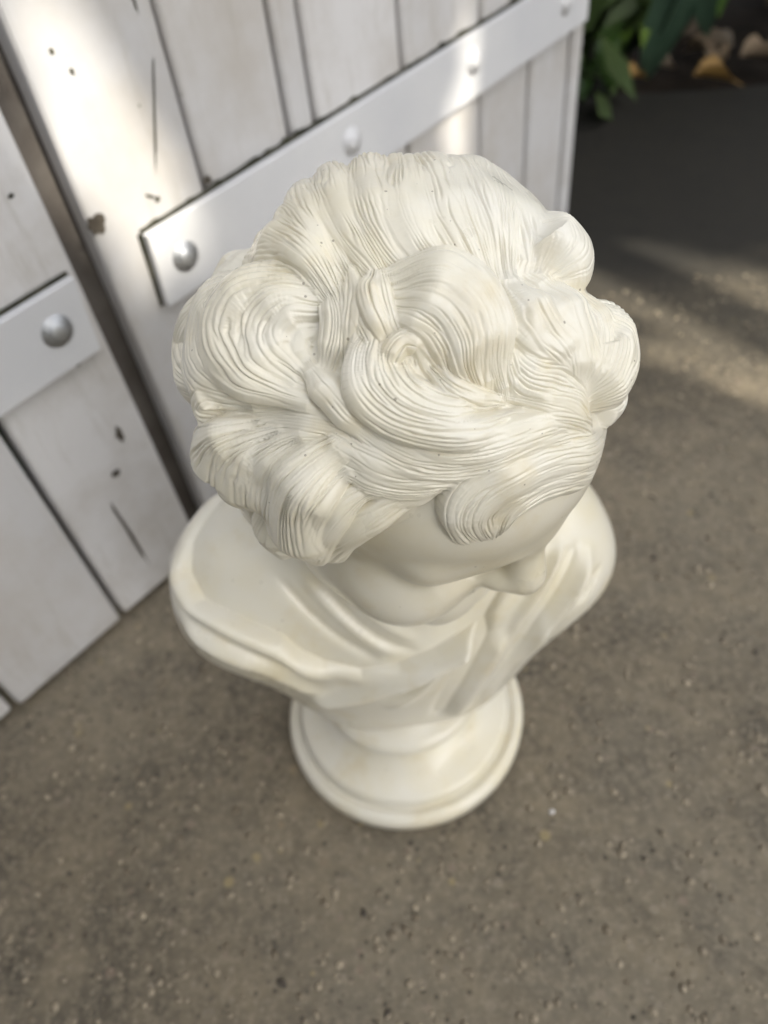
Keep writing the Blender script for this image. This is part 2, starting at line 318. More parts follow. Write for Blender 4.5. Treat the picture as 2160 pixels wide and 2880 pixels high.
def poly_sd(x,q,poly):
    """signed distance to a closed polygon, negative inside"""
    d=np.full(len(x),1e9); ins=np.zeros(len(x),bool); n=len(poly)
    for i in range(n):
        ax,ay=poly[i]; bx,by=poly[(i+1)%n]; ex,ey=bx-ax,by-ay; wx,wy=x-ax,q-ay
        t=np.clip((wx*ex+wy*ey)/(ex*ex+ey*ey+1e-12),0,1); d=np.minimum(d,(wx-ex*t)**2+(wy-ey*t)**2)
        c=(ay>q)!=(by>q); ins^=c&(x<ax+(q-ay)/(ey if abs(ey)>1e-9 else 1e-9)*ex)
    return np.where(ins,-1,1)*np.sqrt(d)
def fold_field(V,N,folds):
    D=np.zeros(len(V))
    for amp,wd,pts in folds:
        C=resample(np.array(pts)/1e4,24); mid=C.mean(0); rad=np.linalg.norm(C-mid,axis=1).max()+wd/1e4*2.2
        m=np.where(((V-mid)**2).sum(1)<rad*rad)[0]
        if not len(m): continue
        s,lat,run,L=along(V[m],C,np.tile(nrm(np.array([0,-.75,.66])),(24,1)))
        e=np.clip(np.minimum(s,1-s)/.18,0,1); e=e*e*(3-2*e)
        u=np.sqrt(lat**2+run**2)/(wd/1e4)
        D[m]+=amp/1e4*e*np.exp(-(u*1.1)**1.6*1.6)
    return D
def drape_mesh(h=.0023):
    lo=(-.30,.36,.10); V,Q=surface_nets(torso_field(grid3(lo,(.30,.62,.52),h)),lo,h); V=relax(V,Q,2)
    N=vnormals(V,Q)
    sd=poly_sd(V[:,0],.8*V[:,1]+.6*V[:,2],np.array(NECKLINE)/1e4)
    t=np.clip(sd/.007,0,1); t=np.sqrt(t*(2-t))
    D=-.013+.017*t+fold_field(V,N,FOLDS)*np.clip(sd/.006,0,1)
    # a rolled hem along the neckline and a soft all-over sag of the cloth
    D+=.004*np.exp(-((sd-.010)/.007)**2)
    D+=.0025*np.sin(V[:,0]*38+V[:,2]*55)*np.clip(sd/.03,0,1)*np.clip((V[:,1]-.42)/.08,0,1)
    N=nrm(relax(N,Q,3)); V=V+N*D[:,None]
    return V,Q
SOCLE_C=(-.012,.496)
SOCLE=[(0,0),(0.14,0),(0.142,0.005),(0.1565,0.0065),(0.1615,0.012),(0.1623,0.026),(0.1604,0.032),(0.1565,0.036),(0.149,0.0385),(0.1465,0.0355),(0.1445,0.036),(0.144,0.044),(0.1425,0.0475),(0.1438,0.051),(0.135,0.054),(0.1193,0.06),(0.1046,0.069),(0.0949,0.08),(0.09,0.089),(0.0895,0.094),(0.0949,0.096),(0.1007,0.1),(0.1037,0.106),(0.1037,0.112),(0.0998,0.118),(0.0929,0.121),(0.0861,0.123),(0.0782,0.13),(0.0685,0.145),(0.0,0.15)]
def lathe(prof,c,n=128,sub=1):
    pr=np.array(prof,float); th=np.arange(n)/n*2*math.pi; V=[];Q=[]
    for r,z in pr: V.append(np.stack([c[0]+r*np.cos(th),c[1]+r*np.sin(th),np.full(n,z)],1))
    V=np.concatenate(V)
    for k in range(len(pr)-1):
        i=np.arange(n); j=(i+1)%n; Q.append(np.stack([k*n+i,k*n+j,(k+1)*n+j,(k+1)*n+i],1))
    return V,np.concatenate(Q)

# ---------------------------------------------------------------- scene helpers
def link(name, me, parent=None, mat=None):
    o = bpy.data.objects.new(name, me); col.objects.link(o)
    if mat is not None and me is not None: me.materials.clear(); me.materials.append(mat)
    if parent is not None: o.parent = parent
    return o
def mesh_np(name, V, Q, smooth=True):
    me = bpy.data.meshes.new(name); V = np.asarray(V, np.float32)*UNIT
    me.vertices.add(len(V)); me.vertices.foreach_set('co', V.ravel()); k = Q.shape[1]
    me.loops.add(Q.size); me.loops.foreach_set('vertex_index', np.ascontiguousarray(Q, np.int32).ravel())
    me.polygons.add(len(Q)); me.polygons.foreach_set('loop_start', np.arange(0, Q.size, k, dtype=np.int32))
    me.update(calc_edges=True)
    me.polygons.foreach_set('use_smooth', np.full(len(Q), smooth)); me.update()
    return me
def mesh_bm(name, bm, smooth=False):
    for v in bm.verts: v.co *= UNIT
    bmesh.ops.recalc_face_normals(bm, faces=bm.faces[:])
    me = bpy.data.meshes.new(name); bm.to_mesh(me); bm.free()
    if smooth:
        for p in me.polygons: p.use_smooth = True
    return me
def tag(o, label, cat=None, group=None, kind=None):
    if label: o['label'] = label
    if cat: o['category'] = cat
    if group: o['group'] = group
    if kind: o['kind'] = kind
    return o
def thing(name, label, cat, loc=(0,0,0), group=None):
    o = bpy.data.objects.new(name, None); col.objects.link(o); o.location = Vector(loc)*UNIT; o.empty_display_size = .05
    return tag(o, label, cat, group)
class Mat:
    def __init__(s, name, rough=.6, spec=.4):
        s.m = bpy.data.materials.new(name); s.m.use_nodes = True; s.t = s.m.node_tree; s.b = s.t.nodes['Principled BSDF']
        s.b.inputs['Roughness'].default_value = rough; s.b.inputs['Specular IOR Level'].default_value = spec
        s.co = s.t.nodes.new('ShaderNodeTexCoord').outputs['Object']
    def n(s, t, **kw):
        x = s.t.nodes.new(t)
        for k, v in kw.items(): setattr(x, k, v)
        return x
    def l(s, a, b): s.t.links.new(a, b)
    def scaled(s, sc, vec=None):
        m = s.n('ShaderNodeMapping'); m.inputs['Scale'].default_value = sc if hasattr(sc,'__len__') else (sc,)*3; s.l(vec or s.co, m.inputs[0]); return m.outputs[0]
    def noise(s, scale, detail=4, rough=.55, vec=None, dist=0):
        x = s.n('ShaderNodeTexNoise'); x.inputs['Scale'].default_value = scale; x.inputs['Detail'].default_value = detail
        x.inputs['Roughness'].default_value = rough; x.inputs['Distortion'].default_value = dist; s.l(vec or s.co, x.inputs['Vector']); return x.outputs['Fac']
    def voro(s, scale, vec=None, out='Distance', rnd=1):
        x = s.n('ShaderNodeTexVoronoi'); x.inputs['Scale'].default_value = scale; x.inputs['Randomness'].default_value = rnd; s.l(vec or s.co, x.inputs['Vector']); return x.outputs[out]
    def ramp(s, fac, a, b, ca=0., cb=1.):
        x = s.n('ShaderNodeMapRange'); x.clamp = True
        x.inputs[1].default_value = a; x.inputs[2].default_value = b; x.inputs[3].default_value = ca; x.inputs[4].default_value = cb
        s.l(fac, x.inputs[0]); return x.outputs[0]
    def mix(s, fac, a, b, mode='MIX'):
        x = s.n('ShaderNodeMix', data_type='RGBA', blend_type=mode)
        for i, v in ((0, fac), (6, a), (7, b)):
            if isinstance(v, (int, float)): x.inputs[i].default_value = v
            elif isinstance(v, tuple): x.inputs[i].default_value = (*v, 1)
            else: s.l(v, x.inputs[i])
        return x.outputs[2]
    def math(s, op, a, b=None):
        x = s.n('ShaderNodeMath', operation=op)
        for i, v in ((0, a), (1, b)):
            if v is None: continue
            if isinstance(v, (int, float)): x.inputs[i].default_value = v
            else: s.l(v, x.inputs[i])
        return x.outputs[0]
    def color(s, c):
        if isinstance(c, tuple): s.b.inputs['Base Color'].default_value = (*c, 1)
        else: s.l(c, s.b.inputs['Base Color'])
    def bump(s, h, strength=.3, dist=.002):
        x = s.n('ShaderNodeBump'); x.inputs['Strength'].default_value = strength; x.inputs['Distance'].default_value = dist; s.l(h, x.inputs['Height'])
        prev = s.b.inputs['Normal'].links
        if prev: s.l(prev[0].from_socket, x.inputs['Normal'])
        s.l(x.outputs[0], s.b.inputs['Normal'])

# ---------------------------------------------------------------- materials
def plaster():
    m = Mat('cream painted plaster', .32, .5)
    c = m.mix(m.ramp(m.noise(9, 3), .40, .68), (.80,.762,.645), (.755,.69,.51))
    c = m.mix(m.ramp(m.noise(34, 5, .6), .54, .72, 0, .75), c, (.70,.615,.42))
    c = m.mix(m.ramp(m.noise(60, 4), .35, .6, .22, 0), c, (.80,.785,.74))
    v = m.n('ShaderNodeTexVoronoi'); v.inputs['Scale'].default_value = 230; m.l(m.co, v.inputs['Vector'])
    sep = m.n('ShaderNodeSeparateColor'); m.l(v.outputs['Color'], sep.inputs[0])
    rad = m.ramp(sep.outputs[0], .72, 1, 0, .14)
    pit = m.math('MULTIPLY', m.math('LESS_THAN', v.outputs['Distance'], rad), m.ramp(m.noise(7, 2), .38, .50))
    c = m.mix(m.math('MULTIPLY', pit, .7), c, (.24,.20,.14)); m.color(c)
    m.l(m.ramp(m.noise(25, 4), .3, .7, .26, .46), m.b.inputs['Roughness']); m.b.inputs['Coat Weight'].default_value = .45; m.b.inputs['Coat Roughness'].default_value = .18
    m.bump(m.noise(300, 3), .12, .0008)
    return m.m
def board_paint():
    m = Mat('weathered white paint on board', .45, .4)
    info = m.n('ShaderNodeObjectInfo').outputs['Random']
    grain = m.noise(1, 6, .65, m.scaled((190, 190, 5)))
    c = m.mix(m.ramp(info, 0, 1), (.53,.525,.525), (.66,.65,.645))
    c = m.mix(m.ramp(m.noise(7, 5, .65), .40, .68, 0, .85), c, (.46,.43,.39))
    c = m.mix(m.ramp(m.noise(1, 5, .7, m.scaled((70, 70, 9))), .55, .76, 0, .60), c, (.40,.375,.33))
    xyz = m.n('ShaderNodeSeparateXYZ'); m.l(m.co, xyz.inputs[0])                     # mud splashed up the foot of the boards
    foot = m.ramp(m.math('ADD', xyz.outputs[2], m.math('MULTIPLY', m.noise(22, 5, .7), .09)), .075, .035, 0, .55); c = m.mix(foot, c, (.27,.24,.20))
    sp = m.ramp(m.voro(26), .045, .02); c = m.mix(m.math('MULTIPLY', sp, m.ramp(m.noise(5, 2), .52, .6)), c, (.16,.15,.11))
    m.color(c); m.l(m.ramp(m.noise(14, 4), .3, .7, .34, .60), m.b.inputs['Roughness'])
    m.bump(grain, .22, .0010); m.bump(m.noise(18, 4), .16, .004)
    return m.m
def simple(name, base, alt, scale, rough=.6, spec=.4, bump=.15, metal=0, bscale=None, bd=.002):
    m = Mat(name, rough, spec); m.color(m.mix(m.ramp(m.noise(scale, 5), .35, .68), base, alt)); m.b.inputs['Metallic'].default_value = metal
    if bump: m.bump(m.noise(bscale or scale*6, 4), bump, bd)
    return m.m
def concrete():
    m = Mat('worn brown grey concrete', .82, .25)
    c = m.mix(m.ramp(m.noise(3.2, 7, .7), .40, .60), (.205,.178,.132), (.098,.085,.065))
    c = m.mix(m.ramp(m.noise(14, 6, .7), .40, .66, 0, .8), c, (.265,.220,.150))
    c = m.mix(m.ramp(m.noise(38, 5, .7), .48, .70, 0, .45), c, (.085,.074,.056))
    c = m.mix(m.ramp(m.noise(120, 4, .75), .48, .66, 0, .75), c, (.30,.255,.185))
    v = m.n('ShaderNodeTexVoronoi'); v.inputs['Scale'].default_value = 88; m.l(m.scaled((1,1,1)), v.inputs['Vector'])
    sep = m.n('ShaderNodeSeparateColor'); m.l(v.outputs['Color'], sep.inputs[0])
    st = m.ramp(m.math('SUBTRACT', v.outputs['Distance'], m.ramp(sep.outputs[0], .62, 1, 0, .40)), -.05, .02, 1, 0)
    tone = m.mix(m.ramp(sep.outputs[1], .0, .8), (.235,.175,.135), (.31,.265,.20)); tone = m.mix(m.ramp(sep.outputs[2], .92, .95), tone, (.36,.29,.15))
    c = m.mix(m.math('MULTIPLY', st, m.ramp(m.noise(4, 3), .38, .66, .35, .85)), c, tone)
    v2 = m.n('ShaderNodeTexVoronoi'); v2.inputs['Scale'].default_value = 210; m.l(m.co, v2.inputs['Vector'])
    s2 = m.n('ShaderNodeSeparateColor'); m.l(v2.outputs['Color'], s2.inputs[0])
    st2 = m.math('LESS_THAN', v2.outputs['Distance'], m.ramp(s2.outputs[0], .5, 1, 0, .5))
    c = m.mix(m.math('MULTIPLY', st2, .65), c, m.mix(m.ramp(s2.outputs[1], .2, .8), (.045,.038,.03), (.29,.25,.19)))
    xyz = m.n('ShaderNodeSeparateXYZ'); m.l(m.co, xyz.inputs[0])                     # shade over the far yard painted into the concrete colour
    far_shade = m.ramp(m.math('ADD', xyz.outputs[1], m.math('MULTIPLY', m.noise(3, 4), .5)), .85, 1.28, 0, .93)
    c = m.mix(far_shade, c, (.030,.029,.026))
    hole = m.math('LESS_THAN', m.voro(16), m.math('MULTIPLY', m.ramp(m.noise(9, 2), .5, .62), .055))
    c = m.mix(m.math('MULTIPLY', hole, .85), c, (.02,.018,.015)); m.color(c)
    m.bump(m.noise(150, 5, .75), .55, .003)
    return m.m
def leaf_mat(name, a, b, rough=.35):
    m = Mat(name, rough, .4); inf = m.n('ShaderNodeObjectInfo').outputs['Random']
    c = m.mix(inf, a, b); c = m.mix(m.ramp(m.noise(14, 4), .4, .7, 0, .4), c, tuple(x*.55 for x in a)); m.color(c)
    m.b.inputs['Transmission Weight'].default_value = 0
    m.bump(m.noise(70, 3), .2, .002); return m.m
M_PLASTER = plaster(); M_BOARD = board_paint(); M_CONC = concrete()
M_STRAP = simple('white painted steel strap', (.60,.605,.62), (.68,.68,.68), 9, .40, .45, .12, 0, 60)
M_BOLT = simple('galvanised bolt', (.42,.43,.44), (.60,.61,.62), 60, .45, .5, .3, .75, 300, .0014)
M_BOLTP = simple('white painted bolt', (.62,.62,.63), (.68,.68,.68), 40, .34, .45, .2, 0, 200, .0008)
M_GRIME_SHADE = simple('black mildew', (.025,.026,.018), (.09,.085,.06), 50, .9, .1, .5, 0, 160)
M_CRACK = simple('bare dark wood', (.050,.042,.034), (.11,.095,.075), 60, .9, .1, .4, 0, 200)
M_GAP_SHADE = simple('gap shade on timber', (.10,.088,.078), (.16,.145,.13), 20, .85, .2, .5, 0, 90)
M_SOIL = simple('dark moist soil', (.020,.015,.011), (.045,.033,.024), 14, .95, .1, .9, 0, 40, .02)
M_BARK = simple('brown bark', (.10,.075,.05), (.17,.135,.10), 12, .9, .2, .9, 0, 25, .02)
M_GREEN = leaf_mat('glossy green leaf', (.05,.11,.025), (.11,.19,.045)); M_DARKLEAF = leaf_mat('dark blue green leaf', (.038,.072,.045), (.055,.095,.06), .3)
M_DRY = leaf_mat('dry tan leaf', (.30,.22,.14), (.36,.29,.21), .7); M_YELLOW = leaf_mat('yellow ochre leaf', (.36,.21,.06), (.42,.26,.09), .6)
M_CROWN = leaf_mat('tree crown leaf', (.05,.085,.025), (.09,.13,.04), .5)

# ---------------------------------------------------------------- ground
def sheet(name, x0, x1, y0, y1, z, nx, ny, amp=0, mat=None, th=0):
    gx, gy = np.meshgrid(np.linspace(x0,x1,nx+1), np.linspace(y0,y1,ny+1), indexing='ij'); X = gx.ravel(); Y = gy.ravel()
    Z = z+amp*(np.sin(X*5.1+Y*2.3)*np.cos(Y*4.3-X*1.7)+.5*np.sin(X*13+1)*np.sin(Y*11))
    i = (np.arange(nx)[:,None]*(ny+1)+np.arange(ny)[None]).ravel(); Q = np.stack([i, i+ny+1, i+ny+2, i+1], 1)
    return link(name, mesh_np(name, np.stack([X,Y,Z],1), Q), None, mat)
tag(sheet('terrain', -300, 300, -300, 300, -.06, 2, 2, 0, M_SOIL), None, kind='structure')
def slab():                                                    # the concrete yard, its far edge broken
    rnd = random.Random(3); bm = bmesh.new()
    far = [(x, 2.50-.22*(min(x,2.5)-.837)+rnd.uniform(-.012,.012)) for x in np.linspace(-6, 8, 140)]
    top = [bm.verts.new((-6,-8,0)), bm.verts.new((8,-8,0))]+[bm.verts.new((x,y,0)) for x,y in reversed(far)]
    f = bm.faces.new(top); r = bmesh.ops.extrude_face_region(bm, geom=[f])
    for v in r['geom']:
        if isinstance(v, bmesh.types.BMVert): v.co.z -= .09
    return mesh_bm('yard', bm)
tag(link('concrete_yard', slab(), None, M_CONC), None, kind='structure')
soil = sheet('soil', -6, 8, 2.0, 9, -.032, 110, 80, .016, M_SOIL); tag(soil, None, kind='structure')

# ---------------------------------------------------------------- gate
GP = np.array([-.4377,.7278,0]); GD = np.array([.728,.685,0]); GD = GD/np.linalg.norm(GD); GN = np.array([GD[1],-GD[0],0])   # foot, run, outward normal
def gpt(s, n, z): return tuple(GP+GD*s+GN*n+np.array([0,0,z]))
def prism(name, outline, n0, n1, bev=.004, seg=2, rnd=None, wob=0):
    """a plank or plate in the gate plane: outline in (run, height), from depth n0 to n1"""
    bm = bmesh.new(); vs = [bm.verts.new((s,n0,z)) for s,z in outline]; f = bm.faces.new(vs)
    r = bmesh.ops.extrude_face_region(bm, geom=[f])
    for v in r['geom']:
        if isinstance(v, bmesh.types.BMVert): v.co.y = n1
    if bev: bmesh.ops.bevel(bm, geom=bm.edges[:], offset=bev, segments=seg, affect='EDGES', profile=.6)
    for v in bm.verts: v.co = Vector(gpt(v.co.x, v.co.y, v.co.z))
    return mesh_bm(name, bm)
def leaf_of_gate(label, boards, strap, bolts, rnd, side):
    root = thing('wooden_gate', label, 'gate', (0,0,0), 'two leaves of the white gate')
    for k, (a, b, z0, dn) in enumerate(boards):
        g = .0042
        zs = np.linspace(z0, 2.2, 10)
        lft = [(a+g+rnd.uniform(-.0016,.0016), z) for z in zs]; rgt = [(b-g+rnd.uniform(-.0016,.0016), z+rnd.uniform(-.004,.004)) for z in zs]
        o = link('board', prism('board', lft+rgt[::-1], -.034+dn, dn, .0085, 3), root, M_BOARD)
    link('rail', prism('rail', [(boards[0][0]+.03,.42),(boards[-1][1]-.03,.42),(boards[-1][1]-.03,.60),(boards[0][0]+.03,.60)], -.075, -.0365, .003), root, M_BOARD)
    link('rail', prism('rail', [(boards[0][0]+.03,1.72),(boards[-1][1]-.03,1.72),(boards[-1][1]-.03,1.9),(boards[0][0]+.03,1.9)], -.075, -.0365, .003), root, M_BOARD)
    st = link('strap', prism('strap', strap, .0045, .0165, .0022), root, M_STRAP)
    tp = [(strap[3][0]+(strap[2][0]-strap[3][0])*t, strap[3][1]+(strap[2][1]-strap[3][1])*t+.004+max(0,rnd.gauss(.0006,.0018))) for t in np.linspace(0,1,90)]
    lowz = [(s_,z_-.03) for s_,z_ in tp[::-1]]
    link('mildew_and_shade', prism('mildew_and_shade', tp+lowz, .0018, .0042, 0), st, M_GRIME_SHADE)
    if side > 0: link('mildew_and_shade', prism('mildew_and_shade', [(strap[0][0]-.004,strap[0][1]),(strap[0][0]+.02,strap[0][1]+.004),(strap[3][0]+.02,strap[3][1]-.004),(strap[3][0]-.005,strap[3][1])], .0018, .0042, 0), st, M_GRIME_SHADE)  # shadow gap at the strap end, drawn as a dark strip
    for s, z, metal in bolts:
        prof = [(.0200,0),(.0200,.0012),(.0130,.0016),(.0122,.0028)]+[(.0120*math.cos(t), .0028+.0052*math.sin(t)) for t in np.linspace(.1, math.pi/2-.03, 8)]
        V, Q = lathe(prof, (0,0), 28); c = np.array(gpt(s,.0165,z))
        e = np.array([0,0,1.]); W = c+V[:,:1]*GD+V[:,1:2]*e+V[:,2:]*GN
        link('bolt', mesh_np('bolt', W, Q), st, M_BOLT if metal else M_BOLTP)
    return root
rg = random.Random(11)
gl = leaf_of_gate('left leaf of white plank gate, its strap ending beside the dark gap', [(-1.22,-1.0,.022,0),(-1.0,-.795,.02,.001),(-.795,-.60,.024,0),(-.60,-.40,.019,.002),(-.40,-.198,.022,-.001),(-.198,0,.018,.001),(0,.172,.022,0)],
    [(-1.2,.42),(.148,.459),(.154,.557),(-1.2,.518)], [(.108,.511,1),(-.25,.498,0),(-.62,.487,0),(-1.0,.477,0)], rg, -1)
gr = leaf_of_gate('right leaf of white plank gate behind the bust, long riveted strap', [(.198,.375,.026,.001),(.375,.535,.030,-.002),(.535,.585,.034,-.001),(.585,.778,.04,0),(.778,.98,.055,.001),(.98,1.135,.07,-.001),(1.135,1.275,.08,0),(1.275,1.322,.095,.004)],
    [(.257,.457),(1.305,.494),(1.305,.590),(.262,.556)], [(.304,.508,1),(.633,.527,0),(.938,.538,0),(1.221,.545,0)], rg, 1)
link('meeting_strip', prism('meeting_strip', [(.135,.03),(.235,.03),(.235,2.1),(.135,2.1)], -.072, -.0365, .003), gl, M_GAP_SHADE)  # shade inside the gap is painted into this strip's colour
def blemish(parent, s, z, w, h, seed, n=.0015, mat=None, ang=0):
    """an irregular dark knot or gouge, a shallow flake proud of the paint by a hair"""
    r = random.Random(seed); bm = bmesh.new(); K = 14; c = bm.verts.new((s,n+.0004,z)); ring = []
    for k in range(K):
        a = 2*math.pi*k/K; q = r.uniform(.55,1.15); u, v = w*.5*q*math.cos(a), h*.5*q*math.sin(a)
        ring.append(bm.verts.new((s+u*math.cos(ang)-v*math.sin(ang), n, z+u*math.sin(ang)+v*math.cos(ang))))
    for k in range(K): bm.faces.new((c, ring[k], ring[(k+1)%K]))
    for v in bm.verts: v.co = Vector(gpt(v.co.x, v.co.y, v.co.z))
    return link('knot', mesh_bm('knot', bm), parent, mat or M_CRACK)
for i,(p,s,z,w,h,a) in enumerate([(gl,.126,.325,.012,.030,0),(gl,.098,.272,.016,.016,0),(gl,.073,.155,.006,.150,.05),(gr,.2125,.592,.026,.030,0),(gr,.378,.573,.018,.016,0),(gl,.118,.452,.012,.012,0),
      (gr,.2385,.765,.006,.008,0),(gr,.252,.742,.006,.007,0),(gr,.330,.665,.0035,.15,-.36),(gr,.292,.590,.004,.022,1.0),(gr,.300,.582,.010,.008,0),(gr,.35,.79,.005,.05,0),(gl,.135,.66,.008,.006,0),(gl,.12,.69,.005,.02,.3)]):
    blemish(p, s, z, w, h, i+3, .0022, M_GRIME_SHADE if i>5 else M_CRACK, a)

# ---------------------------------------------------------------- the bust
bust = thing('plaster_bust', 'cream plaster bust of a curly haired youth on a round foot', 'bust', (SOCLE_C[0],SOCLE_C[1],0))
BC = np.array([SOCLE_C[0],SOCLE_C[1],0])
lo = (-.27,.26,.14); V, Q = surface_nets(figure_field(grid3(lo,(.27,.62,.79),.0029)), lo, .0029); V = relax(V,Q,2)
V = V+vnormals(V,Q)*fold_field(V,None,CREASES)[:,None]
tag(link('figure', mesh_np('figure', V-BC, Q), bust, M_PLASTER), 'smooth face, neck and bare shoulder')
V, Q = hair_mesh(); tag(link('hair', mesh_np('hair', V-BC, Q), bust, M_PLASTER), 'thick wavy hair carved in grooved swirling locks')
V, Q = drape_mesh(); tag(link('drapery', mesh_np('drapery', V-BC, Q), bust, M_PLASTER), 'folded cloth across chest and shoulders')
V, Q = lathe(SOCLE, (0,0)); tag(link('socle', mesh_np('socle', V, Q), bust, M_PLASTER), 'round moulded foot')

# ---------------------------------------------------------------- plants and fallen leaves
def leaf_mesh(name, L, W, droop=.3, fold=.25, curl=0, n=9, seed=0, tip=1.0):
    """one blade: midrib along +x, folded along it, drooping, as a thin closed strip"""
    r = random.Random(seed); V = []; Q = []; cols = 5
    for i in range(n+1):
        t = i/n; w = W*.5*(math.sin(math.pi*min(1,t**.75*.97+.02)))**.8*(1+.06*r.uniform(-1,1)); a = droop*t
        x = L*(t-.12*droop*t*t); z = -L*droop*.5*t*t
        for k in range(cols):
            u = -1+2*k/(cols-1); V.append((x, u*w*(1-.1*curl*abs(u)), z+abs(u)*w*fold+curl*w*u*u*math.sin(3*t+1)+.004*L*r.uniform(-1,1)))
    for i in range(n):
        for k in range(cols-1): a = i*cols+k; Q.append((a, a+1, a+cols+1, a+cols))
    return mesh_np(name, np.array(V), np.array(Q))
def orient(o, base, d, up=(0,0,1), roll=0):
    x = Vector(d).normalized(); z = Vector(up); z = (z-x*z.dot(x)); z = z.normalized() if z.length > 1e-4 else Vector((1,0,0)); y = z.cross(x)
    m = Matrix((x,y,z)).transposed().to_4x4() @ Matrix.Rotation(roll,4,'X'); o.matrix_local = Matrix.Translation(Vector(base)*UNIT) @ m
def tube(name, pts, r0, r1, n=7):
    P = resample(pts, max(4,len(pts)*4)); V = []; Q = []
    for i, p in enumerate(P):
        t = nrm(P[min(i+1,len(P)-1)]-P[max(i-1,0)]); a = nrm(np.cross(t,[.31,.17,.93])); b = np.cross(t,a); r = r0+(r1-r0)*i/(len(P)-1)
        for k in range(n): q = 2*math.pi*k/n; V.append(p+r*(math.cos(q)*a+math.sin(q)*b))
    for i in range(len(P)-1):
        for k in range(n): Q.append((i*n+k, i*n+(k+1)%n, (i+1)*n+(k+1)%n, (i+1)*n+k))
    return mesh_np(name, np.array(V), np.array(Q))
lm = [leaf_mesh('leaf', .20+.03*k, .085+.012*k, .5+.2*k, .22, .1, 9, k) for k in range(4)]
def shrub(label, base, nst, height, seed, spread, mats, lmesh, lean=(0,0), per=7, grp='shrubs behind the yard'):
    r = random.Random(seed); root = thing('shrub', label, 'shrub', base, grp)
    for s in range(nst):
        a = r.uniform(0,6.28); sp = spread*r.uniform(.3,1); h = height*r.uniform(.6,1)
        tip = np.array([math.cos(a)*sp+lean[0]*h, math.sin(a)*sp+lean[1]*h, h]); mid = tip*.5+np.array([0,0,h*.12])
        pts = [(math.cos(a)*.03,math.sin(a)*.03,0), tuple(mid), tuple(tip)]
        link('stem', tube('stem', pts, .012, .005), root, M_BARK); C = resample(pts, 12)
        for k in range(per):
            t = .25+.75*(k+r.random())/per; p = C[min(11,int(t*11))]; b = a+k*2.4+r.uniform(-.5,.5); d = (math.cos(b), math.sin(b), r.uniform(-.5,.35))
            o = bpy.data.objects.new('leaf', r.choice(lmesh)); col.objects.link(o); o.parent = root; orient(o, p, d, (0,0,1), r.uniform(-.4,.4))
            o.scale = (r.uniform(.75,1.2),)*3
            if r.random() < .35 and len(mats) > 1:
                o.material_slots[0].link = 'OBJECT'; o.material_slots[0].material = mats[1]
    return root
for m_ in lm: m_.materials.append(M_GREEN)
big = leaf_mesh('leaf', .46, .15, .9, .18, .05, 12, 9); big.materials.append(M_DARKLEAF)
near = thing('shrub', 'green shrub with long drooping leaves at the gate end', 'shrub', (1.02,2.72,-.03), 'shrubs behind the yard')
NB = np.array([1.02,2.72,-.03])
for t_ in ((1.03,2.58,.62),(.90,2.60,.50),(1.16,2.66,.60),(.98,2.80,.55)):
    link('stem', tube('stem', [(0,0,0), tuple((np.array(t_)-NB)*np.array([.6,.4,.7])), tuple(np.array(t_)-NB)], .014, .007), near, M_BARK)
def blade(parent, org, a, b, me, size, roll=0, mat=None):
    o = bpy.data.objects.new('leaf', me); col.objects.link(o); o.parent = parent; a = np.array(a); b = np.array(b)
    orient(o, a-org, b-a, (.1,-.7,.7), roll); k = float(np.linalg.norm(b-a))/size; o.scale = (k,k,k)
    if mat: o.material_slots[0].link = 'OBJECT'; o.material_slots[0].material = mat
    return o
M_BRIGHT = leaf_mat('fresh green leaf', (.13,.22,.04), (.19,.28,.06))
for a, b, me, sz, roll, mt in [
    ((1.02,2.50,.40),(1.075,2.42,-.02),big,.44,.2,None), ((1.10,2.52,.36),(1.125,2.46,.10),big,.44,-.5,None), ((1.16,2.60,.34),(1.20,2.50,.10),big,.44,.6,None),
    ((.94,2.52,.34),(.93,2.46,.14),lm[1],.22,.3,M_BRIGHT), ((.98,2.54,.26),(1.01,2.46,.13),lm[0],.20,-.4,M_BRIGHT), ((.90,2.54,.26),(.865,2.47,.10),lm[2],.24,.2,None),
    ((.88,2.56,.20),(.93,2.48,.06),lm[0],.20,-.2,None), ((.86,2.50,.16),(.90,2.45,.02),lm[1],.22,.5,None), ((.84,2.55,.30),(.83,2.46,.17),lm[0],.20,.1,M_BRIGHT),
    ((.92,2.60,.36),(.98,2.50,.24),lm[3],.26,0,None), ((1.0,2.6,.40),(.96,2.47,.26),lm[2],.24,.7,M_BRIGHT), ((1.22,2.62,.30),(1.28,2.55,.16),lm[2],.24,.2,None),
    ((.83,2.52,.11),(.80,2.44,.01),lm[0],.20,.3,None), ((.89,2.62,.12),(.98,2.54,.03),lm[1],.22,-.3,None), ((1.05,2.66,.22),(1.15,2.58,.06),lm[3],.26,.2,None)]:
    blade(near, NB, a, b, me, sz, roll, mt)
rs = random.Random(21)
for k in range(34):
    a = (rs.uniform(.74,1.30), rs.uniform(2.58,2.85), rs.uniform(.16,.60)); b = (a[0]+rs.uniform(-.10,.10), a[1]-rs.uniform(.03,.10), a[2]-rs.uniform(.06,.18))
    blade(near, NB, a, b, lm[k%4], .20+.03*(k%4), rs.uniform(-.6,.6), M_DARKLEAF if k%3 else None)
for i,(b_, n_, h_, lab) in enumerate([((.30,3.3,-.03),7,.95,'dense dark shrub hidden behind the white gate'),((1.75,3.15,-.03),8,1.0,'dark shrub at the yard edge right of the long leaves'),((2.5,2.75,-.03),7,.9,'rightmost dark shrub along the yard edge'),((1.1,3.9,-.03),9,1.3,'tall shrub in the back row behind the long leaves'),((2.2,3.9,-.03),8,1.3,'tall shrub in the back row on the right')]):
    shrub(lab, b_, n_, h_, 40+i, .38, (M_GREEN, M_DARKLEAF), lm, (0,0), 11)
